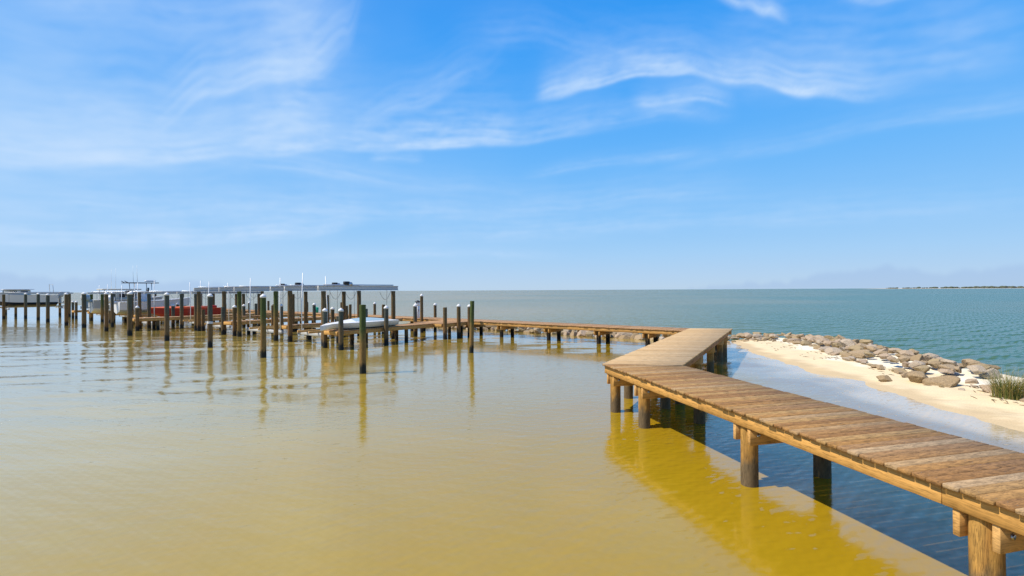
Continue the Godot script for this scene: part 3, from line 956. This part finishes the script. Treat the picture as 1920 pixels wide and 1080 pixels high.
	for i in 19:
		var q := i / 18.0
		var full := pow(sin(PI * (0.16 + 0.84 * q) * 0.999), 0.62) if q > 0.4 else 0.80 + 0.2 * q / 0.4
		if q > 0.4: full = pow(maxf(0.0, 1.0 - pow((q - 0.4) / 0.6, 2.4)), 0.75) * 0.98 + 0.02
		var x := 4.85 * q
		var drop := -0.10 * smooth(0.86, 1.0, q)
		keel.append(Vector3(x, 0.0 + 0.10 * smooth(0.6, 1.0, q) + drop, 0))
		edge.append(Vector3(x, 0.08 + 0.08 * smooth(0.5, 1.0, q) + drop, 0.52 * full))
		gun.append(Vector3(x, 0.36 + 0.02 * q + drop, 0.62 * full))
		crown.append(Vector3(x, 0.37 + 0.22 * sin(PI * minf(1.0, q * 1.05)) * full + drop, 0))
	put("hull", both_sides(keel, edge, gun), M.white, t)
	var st := new_st()
	st.append_from(loft([gun, crown, flip(gun)]), 0, Transform3D())
	put("deck", st.commit(), M.white, t)
	st = new_st()
	var patch := []; var mid := []
	for i in range(2, 12):
		patch.append(gun[i].lerp(crown[i], 0.25) + Vector3(0, 0.006, 0))
		mid.append(crown[i] + Vector3(0, 0.008, 0))
	st.append_from(loft([patch, mid, flip(patch)]), 0, Transform3D())
	put("cockpit_cover", st.commit(), M.pale_blue, t)

# ---------------------------------------------------------------- rocks
var rock_shapes := []
var nail: ArrayMesh

func make_rock_shapes():
	# boulders: a ball cut by random planes, with a rough skin
	var ico := SphereMesh.new()
	ico.radial_segments = 26
	ico.rings = 14
	ico.radius = 1.0
	ico.height = 2.0
	var arr := ico.get_mesh_arrays()
	for s in 10:
		var r := RandomNumberGenerator.new(); r.seed = 100 + s
		var planes := []
		for k in 13:
			var n := Vector3(r.randfn(), r.randfn() * 0.9, r.randfn()).normalized()
			planes.append([n, r.randf_range(0.40, 0.80)])
		var st := new_st()
		st.set_smooth_group(-1)
		var vs: PackedVector3Array = arr[Mesh.ARRAY_VERTEX]
		var ids: PackedInt32Array = arr[Mesh.ARRAY_INDEX]
		var out := []
		for v in vs:
			var dir := v.normalized()
			var rad := 1.0
			for p in planes:
				var c: float = dir.dot(p[0])
				if c > 0.05: rad = minf(rad, p[1] / c)
			rad *= 1.0 + 0.05 * fine.get_noise_3d(dir.x * 1.7 + s * 7.0, dir.y * 1.7, dir.z * 1.7) + 0.035 * fine.get_noise_3d(dir.x * 5.0, dir.y * 5.0 + s * 3.0, dir.z * 5.0)
			out.append(dir * rad)
		for k in range(0, ids.size(), 3): tri(st, out[ids[k]], out[ids[k + 1]], out[ids[k + 2]])
		rock_shapes.append(done(st))

func rock(x: float, d: float, y: float, size: Vector3, label: String, group: String):
	var tint: int = rng.randi() % M.rocks.size()
	label = label.replace("COLOUR", ["tan", "pinkish", "brown", "pale", "ochre"][tint])
	label = label.replace("SIZE", "large" if size.x > 0.42 else "small" if size.x < 0.27 else "mid-sized")
	var o := put("boulder", rock_shapes[rng.randi() % rock_shapes.size()], M.rocks[tint], self, at(x, d, y), Basis(Vector3.UP, rng.randf() * TAU) * Basis(Vector3.RIGHT, rng.randf_range(-0.25, 0.25)) * Basis.from_scale(size))
	tag(o, label, "rock", group)

func make_rocks():
	var line := [Vector2(15.0, 14.9), Vector2(14.5, 15.7), Vector2(14.6, 17.3), Vector2(15.0, 19.4), Vector2(15.6, 21.8), Vector2(16.1, 24.3), Vector2(16.2, 26.4), Vector2(15.4, 28.0), Vector2(14.2, 29.0), Vector2(12.9, 29.8)]
	var i := 0
	while i < line.size() - 1:
		var p: Vector2 = line[i]
		var q: Vector2 = line[i + 1]
		var dir := (q - p).normalized()
		var side := Vector2(dir.y, -dir.x)
		var n := maxi(2, int(p.distance_to(q) / 0.31))
		for k in n:
			var c := p.lerp(q, (k + rng.randf() * 0.6) / n)
			var wide := 1.25 if i > 0 else 0.6
			for j in [-1.0, -0.5, 0.0, 0.45, 0.95]:
				if i == 0 and (absf(j) > 0.9 or rng.randf() < 0.45): continue
				var at_: Vector2 = c + side * (j * wide + rng.randf_range(-0.2, 0.2)) + dir * rng.randf_range(-0.2, 0.2)
				var s := rng.randf_range(0.17, 0.34) * ((1.4 if i > 2 else 1.15) if rng.randf() < 0.14 else 1.0)
				if absf(j) > 0.8: s *= 0.85
				var h := s * rng.randf_range(0.42, 0.64)
				var y := maxf(sand_height(at_.x, at_.y), -0.15) + h * 0.28
				if absf(j) < 0.6: y += 0.09 + rng.randf() * 0.12
				rock(at_.x, at_.y, y, Vector3(s * rng.randf_range(0.9, 1.35), h, s), "SIZE COLOUR boulder %s of the rock heap, %s" % ["on the beach side" if j < -0.6 else "on the bay side" if j > 0.6 else "along the crest", "near the grass" if i < 3 else "near the pier's end" if i > 5 else "midway on the spit"], "boulders heaped on the sand spit")
		i += 1
	# the same rock line goes on behind the long pier
	for k in 46:
		var b := -0.6 + k * 0.58
		for j in [0.0, 0.8]:
			var a: float = 4.1 + j + rng.randf_range(-0.25, 0.25)
			var s := rng.randf_range(0.30, 0.55)
			var h := s * rng.randf_range(0.6, 0.9)
			var p := mar(a, b + rng.randf_range(-0.2, 0.2))
			rock(p.x, -p.z, -0.05 + (0.22 if j > 0.0 else 0.04) + rng.randf() * 0.1, Vector3(s * rng.randf_range(0.9, 1.3), h, s), "SIZE COLOUR boulder, %s rock row behind the %s part of the long pier" % ["front" if j == 0.0 else "back", "right" if b < 8.0 else "middle" if b < 17.0 else "left"], "boulders behind the long pier")
	# loose stones on the sand
	for q in [[12.1, 15.6, 0.24, "small rounded grey stone alone on the sand, nearest the lagoon"], [12.85, 15.2, 0.42, "speckled flat boulder on the sand in front of the heap"], [13.0, 14.5, 0.42, "wide tan boulder half sunk in the bright sand"], [13.85, 14.5, 0.22, "small brown stone alone on the white sand"], [13.35, 13.45, 0.34, "low pinkish boulder beside the grass clump"], [13.1, 12.15, 0.30, "dark brown rock tucked under the grass clump"], [14.9, 15.0, 0.40, "flat pale rock at the seaward end of the heap"]]:
		var s: float = q[2]
		rock(q[0], q[1], sand_height(q[0], q[1]) + s * 0.16, Vector3(s * 1.25, s * 0.62, s), q[3], "")
	for k in 9:
		var x := 12.6 + rng.randf() * 1.8
		var d := 13.2 + rng.randf() * 2.0
		rock(x, d, sand_height(x, d) + 0.01, Vector3(0.09, 0.045, 0.07) * rng.randf_range(0.7, 1.4), "pebble-sized grey stone scattered on the white sand", "scattered small stones")

func make_grass():
	var spots := [[13.0, 12.6, 1.05, "green and straw grass clump rising from the sand spit"], [13.5, 11.9, 1.1, "grass clump right behind the nearest one at the sand edge"], [13.2, 11.2, 0.9, "grass clump nearest the camera on the sand spit"]]
	for s in spots:
		var y := sand_height(s[0], s[1])
		var t := thing("grass_clump", s[3], "grass", at(s[0], s[1], y), 0.0, "grass clumps on the spit")
		var st := new_st()
		for k in 620:
			var ang := rng.randf() * TAU
			var r := 0.32 * sqrt(rng.randf())
			var root := Vector3(cos(ang) * r, -0.03, sin(ang) * r)
			var out := Vector3(cos(ang + rng.randfn() * 0.6), 0, sin(ang + rng.randfn() * 0.6))
			var tall: float = s[2] * rng.randf_range(0.45, 0.95)
			var bend := rng.randf_range(0.10, 0.62)
			var wide := rng.randf_range(0.004, 0.008)
			var side := out.cross(Vector3.UP).rotated(Vector3.UP, rng.randf_range(-0.9, 0.9)) * wide
			var c := Color(0.085, 0.13, 0.025).lerp(Color(0.34, 0.26, 0.09), 1.0 if rng.randf() < 0.42 else rng.randf() * 0.3)
			st.set_color(c)
			var prev := root
			for g in 4:
				var t1 := (g + 1) / 4.0
				var next := root + Vector3(0, tall * (t1 - 0.18 * t1 * t1), 0) + out * bend * t1 * t1 * tall * 1.3
				var w0 := 1.0 - g / 4.2
				var w1 := 1.0 - (g + 1) / 4.2
				st.set_color(c)
				quad(st, prev - side * w0, next - side * w1, next + side * w1, prev + side * w0)
				prev = next
		var o := put("blades", done(st), M.blade, t)
		o.set_meta("kind", "stuff")

func make_wrack():
	# dry twigs and weed left along the last high-water line
	var st := new_st()
	for k in 260:
		var d := 8.0 + rng.randf() * 20.0
		var x := table(DS, XW, d)
		var goal := 0.20 + 0.03 * rng.randfn() + 0.04 * noise.get_noise_2d(d * 0.4, 20.0)
		while sand_height(x, d) < goal and x < 17.0: x += 0.05
		if noise.get_noise_2d(d * 0.5, 60.0) < -0.1: continue
		var dir := Vector3(rng.randfn() * 0.5, 0.05 * rng.randfn(), 1.0).normalized()
		var len := rng.randf_range(0.04, 0.16)
		var mid := at(x, d, sand_height(x, d) + 0.008)
		add_tube(st, [mid - dir * len, mid + Vector3(rng.randfn() * 0.01, 0.006, 0), mid + dir * len], [0.004, 0.009, 0.003], 5)
	var o := put("seaweed_wrack", done(st), M.wrack)
	tag(o, "thin dark line of dry seaweed and twigs on the sand", "seaweed", "", "stuff")

func make_far_shore():
	var st := new_st()
	var n := 60
	var tops := []
	for i in n + 1:
		var x := 1520.0 + i * 45.0
		var d := 1850.0 - i * 6.0
		var grow := smooth(0.0, 4.0, i)
		tops.append([at(x, d, -0.5), at(x, d + 12.0, 1.2 * grow), at(x, d + 300.0, 2.5 * grow), at(x, d + 330.0, -0.5)])
	for i in n:
		for k in 3: quad(st, tops[i][k], tops[i][k + 1], tops[i + 1][k + 1], tops[i + 1][k])
	var o := put("far_shore", done(st), M.shore)
	tag(o, "low sandy shore on the right horizon", "", "", "structure")
	var ball := SphereMesh.new()
	ball.radial_segments = 7
	ball.rings = 4
	ball.radius = 1.0
	ball.height = 2.0
	st = new_st()
	for k in 900:
		var t := rng.randf()
		var x := 1570.0 + t * 2500.0
		var d := 1850.0 - (x - 1520.0) / 45.0 * 6.0 + 30.0 + rng.randf() * 180.0
		var tall := (3.0 + 3.5 * smooth(1550.0, 1950.0, x)) * (0.7 + 0.5 * rng.randf()) * (1.0 + 0.45 * noise.get_noise_2d(x * 0.02, 0.0))
		if noise.get_noise_2d(x * 0.012, 50.0) > 0.30 and x < 2000.0: tall *= 0.5
		st.append_from(ball, 0, Transform3D(Basis.from_scale(Vector3(tall * rng.randf_range(0.7, 1.5), tall * 0.62, tall * 0.9)), at(x, d, 1.6 + tall * 0.5)))
	o = put("far_woods", st.commit(), M.wood_far_plain)
	tag(o, "distant strip of trees on the right horizon", "woods", "", "stuff")

func _ready():
	# ---- camera, sky, sun, exposure
	var cam := Camera3D.new()
	cam.name = "camera"
	add_child(cam)
	cam.fov = rad_to_deg(2.0 * atan(540.0 / 900.0))
	cam.near = 0.05
	cam.far = 20000.0
	cam.position = Vector3(0, EYE, 0)
	cam.basis = Basis(Vector3.RIGHT, atan(4.0 / 900.0)) * Basis(Vector3.BACK, -0.0053)
	cam.current = true
	var env := Environment.new()
	env.background_mode = Environment.BG_SKY
	env.sky = Sky.new()
	env.sky.sky_material = make_sky()
	env.tonemap_mode = Environment.TONE_MAPPER_LINEAR
	env.tonemap_exposure = 1.25
	env.sdfgi_enabled = true
	env.ssao_enabled = true
	env.ssil_enabled = true
	var we := WorldEnvironment.new()
	we.name = "environment"
	we.environment = env
	add_child(we)
	var sun := DirectionalLight3D.new()
	sun.name = "sun"
	sun.light_energy = 1.55
	sun.light_color = Color(1.0, 0.955, 0.88)
	sun.light_angular_distance = 0.8
	sun.shadow_enabled = true
	add_child(sun)
	var az := deg_to_rad(-102.0)
	var el := deg_to_rad(54.0)
	sun.look_at_from_position(Vector3.ZERO, -Vector3(sin(az) * cos(el), sin(el), -cos(az) * cos(el)))
	rng.seed = 20
	noise.seed = 3; noise.frequency = 1.0; noise.fractal_octaves = 3
	fine.seed = 6; fine.frequency = 1.0; fine.fractal_octaves = 3
	# ---- setting
	make_materials()
	M.wood_far_plain = mat(Color(0.085, 0.10, 0.06), 0.95)
	M.wrack = mat(Color(0.13, 0.09, 0.05), 0.9)
	M.nail = mat(Color(0.16, 0.13, 0.10), 0.6)
	nail = tube([Vector3(0, -0.004, 0), Vector3(0, 0.0012, 0)], [0.005, 0.005], 6)
	make_water()
	make_beach()
	make_far_shore()
	# ---- piers and docks
	make_near_pier()
	make_bend_pier()
	make_long_pier()
	finger(15.0, 16.35, -9.95, -3.0, "near finger dock carrying the small white boat", true, [[-9.8, 16.5, 2.06, true], [-9.9, 14.85, 2.10, true], [-7.15, 16.5, 2.05, false], [-6.95, 14.85, 2.14, true]])
	finger(14.3, 17.0, -2.98, -0.02, "wide plank platform joining the near finger dock to the long pier", true, [[-2.73, 17.13, 2.10, true], [-2.9, 14.15, 2.04, false], [-1.64, 14.15, 2.10, true], [-0.6, 14.15, 2.05, true]])
	finger(28.3, 29.6, -9.6, -0.02, "finger dock between the second and third boat lifts", false, [[-9.5, 28.16, 2.05, true], [-9.6, 29.74, 2.01, false], [-6.8, 28.16, 2.07, false], [-3.5, 28.16, 2.05, true]])
	finger(39.6, 41.0, -12.1, -0.02, "long pale finger dock in front of the red boat", false, [[-12.0, 39.46, 1.9, true], [-9.0, 41.14, 1.95, true], [-5.5, 39.46, 2.0, true]])
	finger(53.6, 54.9, -10.5, -0.02, "finger dock left of the boat with the T-top", false, [[-10.4, 53.46, 1.9, true], [-8.0, 55.04, 2.0, true]])
	finger(67.0, 68.3, -10.5, -0.02, "farthest finger dock beside the white and navy cabin boat", false, [[-10.4, 66.86, 2.0, true], [-10.4, 68.44, 2.0, true], [-7.0, 66.86, 2.0, true]])
	for q in [[21.4, 22.05, -9.3, "narrow catwalk between the two nearest boat lifts"], [35.2, 35.85, -9.0, "narrow catwalk left of the third boat lift"], [47.2, 47.85, -10.0, "narrow catwalk left of the red boat"], [61.2, 61.9, -10.4, "narrow catwalk left of the grey hardtop boat"]]:
		finger(q[0], q[1], q[2], -0.02, q[3], false, [[q[2] + 0.1, q[0] - 0.13, 1.7, false], [q[2] + 3.6, q[1] + 0.13, 1.9, true]])
	# ---- mooring pilings, right to left along the lagoon side
	mooring(-13.64, 7.80, 2.59, 0.118, "green", false, "tall green-stained piling standing in front of the small white boat")
	mooring(-6.82, 8.43, 2.58, 0.105, "green", false, "tall green piling leaning slightly in front of the long pier", Vector2(0.02, 0.0))
	mooring(-13.68, 15.37, 2.88, 0.125, "green", true, "white-capped green piling standing alone before the first boat lift")
	mooring(-13.45, 21.89, 2.89, 0.125, "grey", true, "white-capped grey piling with a rope tied low around it")
	mooring(-13.51, 28.21, 2.96, 0.13, "grey", true, "white-capped grey piling in front of the red boat's bow")
	mooring(-13.68, 34.86, 3.01, 0.15, "grey", true, "thick white-capped piling in front of the pale finger dock's end")
	mooring(-13.54, 41.16, 3.01, 0.13, "brown", true, "white-capped dark brown piling before the boat with the T-top")
	mooring(-13.57, 47.72, 3.01, 0.16, "grey", true, "thick blue-grey capped piling before the covered motors")
	mooring(-13.73, 53.23, 2.98, 0.14, "brown", true, "dark capped piling right of the white boat's motor")
	mooring(-13.69, 61.41, 2.89, 0.15, "grey", true, "fourth capped piling from the left picture edge")
	mooring(-13.53, 67.29, 2.97, 0.14, "grey", true, "third capped piling from the left picture edge")
	mooring(-13.72, 73.29, 2.97, 0.14, "grey", true, "second capped piling from the left picture edge")
	mooring(-13.56, 81.11, 2.91, 0.13, "grey", true, "capped piling before the white cabin boat's bow, leftmost but one")
	mooring(-13.6, 88.5, 2.9, 0.13, "grey", true, "capped piling cut by the left picture edge")
	mooring(-0.25, 19.2, 2.75, 0.115, "brown", true, "tall dark piling beside the white power pedestal")
	for q in [[-6.2, 22.0, 2.84], [-5.4, 27.9, 2.9], [-6.8, 26.9, 2.07], [-3.2, 24.2, 2.0], [-5.8, 30.0, 2.1], [-2.5, 33.5, 2.0], [-7.4, 35.0, 2.0], [-3.5, 37.9, 2.0], [-2.0, 42.5, 2.0], [-11.4, 43.1, 3.1], [-11.3, 41.3, 3.1], [-11.8, 46.9, 3.05], [-1.0, 27.0, 2.0], [-2.2, 21.2, 2.1], [-8.0, 18.0, 1.6]]:
		var capped := rng.randf() < 0.35
		var which: String = "first" if q[1] < 21.5 else "second" if q[1] < 28.5 else "third" if q[1] < 34.0 else "fourth" if q[1] < 40.0 else "red boat's"
		var said := "%s %s piling beside the %s lift, %s" % ["tall" if q[2] > 2.5 else "short", "white-capped" if capped else "bare-topped", which, "toward the lagoon" if q[0] < -7.0 else "midway along it" if q[0] < -4.0 else "toward the walkway"]
		var o: Node3D = mooring(q[0], q[1], q[2], 0.115, ["brown", "grey", "brown"][rng.randi() % 3], capped, said, Vector2(rng.randf_range(-0.015, 0.015), rng.randf_range(-0.015, 0.015)))
		o.set_meta("group", "pilings among the boat lifts")
	# ---- boat lifts
	lift(17.35, 21.0, -9.35, -4.4, 0.55, "empty boat lift nearest the small white boat", "brown")
	lift(22.5, 27.5, -9.46, -4.6, 0.50, "empty boat lift with two dark motors on its beams", "green")
	lift(30.3, 34.8, -9.3, -4.4, 0.50, "empty boat lift to the left of the second finger dock", "brown", false)
	lift(36.2, 39.2, -9.0, -4.0, 0.55, "narrow boat lift right of the red boat", "grey", false)
	lift(41.6, 46.8, -10.6, -3.6, 0.42, "boat lift holding the red boat", "grey", false)
	lift(48.3, 53.2, -10.2, -4.2, 0.77, "boat lift holding the boat with the T-top", "grey", false)
	lift(56.3, 60.4, -10.4, -4.6, 0.72, "boat lift under the grey boat with the hardtop", "green", false)
	lift(74.4, 79.6, -15.4, -9.6, 1.19, "boat lift holding the white and navy cabin boat", "brown", false, false)
	make_boats()
	make_small_things()
	make_rock_shapes()
	make_rocks()
	make_wrack()
	make_grass()

func make_small_things():
	# power pedestal on the walkway
	var t := thing("power_pedestal", "white dock power pedestal with dark lantern cap on the walkway", "pedestal", mar(0.35, 20.3, LOW), MARINA)
	put("post", bevel(0.22, 0.95, 0.22, 0.02), M.white, t, Vector3(0, 0.475, 0))
	var head := put("lantern", bevel(0.26, 0.28, 0.26, 0.03), M.pvc, t, Vector3(0, 1.09, 0))
	put("hood", tube([Vector3(0, 0.14, 0), Vector3(0, 0.18, 0), Vector3(0, 0.28, 0)], [0.22, 0.21, 0.05], 12), M.black, head)
	put("outlet", bevel(0.12, 0.18, 0.02, 0.004), M.grey_cover, t, Vector3(0, 0.6, 0.115))
	# little green bin
	t = thing("small_bin", "small bright green bin standing on the far walkway", "bin", mar(1.4, 36.0, LOW))
	put("tub", tube([Vector3(0, 0, 0), Vector3(0, 0.46, 0)], [0.17, 0.21], 14), M.green, t)
	put("lid", tube([Vector3(0, 0.462, 0), Vector3(0, 0.50, 0), Vector3(0, 0.56, 0)], [0.22, 0.21, 0.06], 14), M.green, t)
	# rope on one mooring piling
	t = thing("rope_coil", "pale rope wound round the grey piling near the water", "rope", mar(-13.45, 21.89, 1.35))
	for k in 4:
		var pts := []
		var rad := []
		for j in 17:
			pts.append(Vector3(cos(TAU * j / 16.0) * 0.142, k * 0.03 + 0.006 * sin(TAU * j / 16.0), sin(TAU * j / 16.0) * 0.142)); rad.append(0.014)
		put("turn", tube(pts, rad, 6), M.pvc, t)
	put("tail", tube([Vector3(-0.14, 0, 0.05), Vector3(-0.17, -0.3, 0.06), Vector3(-0.16, -0.62, 0.05)], [0.014, 0.014, 0.014], 6), M.pvc, t)
	# ladder
	t = thing("dock_ladder", "white aluminium ladder standing between lift posts", "ladder", mar(-10.75, 46.1, 0.0), MARINA)
	for z in [-0.2, 0.2]: put("rail", tube([Vector3(0, -0.5, z), Vector3(0, 2.3, z), Vector3(0.12, 2.55, z), Vector3(0.3, 2.6, z)], [0.03, 0.03, 0.03, 0.03], 8), M.pvc, t)
	for k in 9: put("rung", tube([Vector3(0, -0.2 + k * 0.29, -0.19), Vector3(0, -0.2 + k * 0.29, 0.19)], [0.022, 0.022], 8), M.pvc, t)
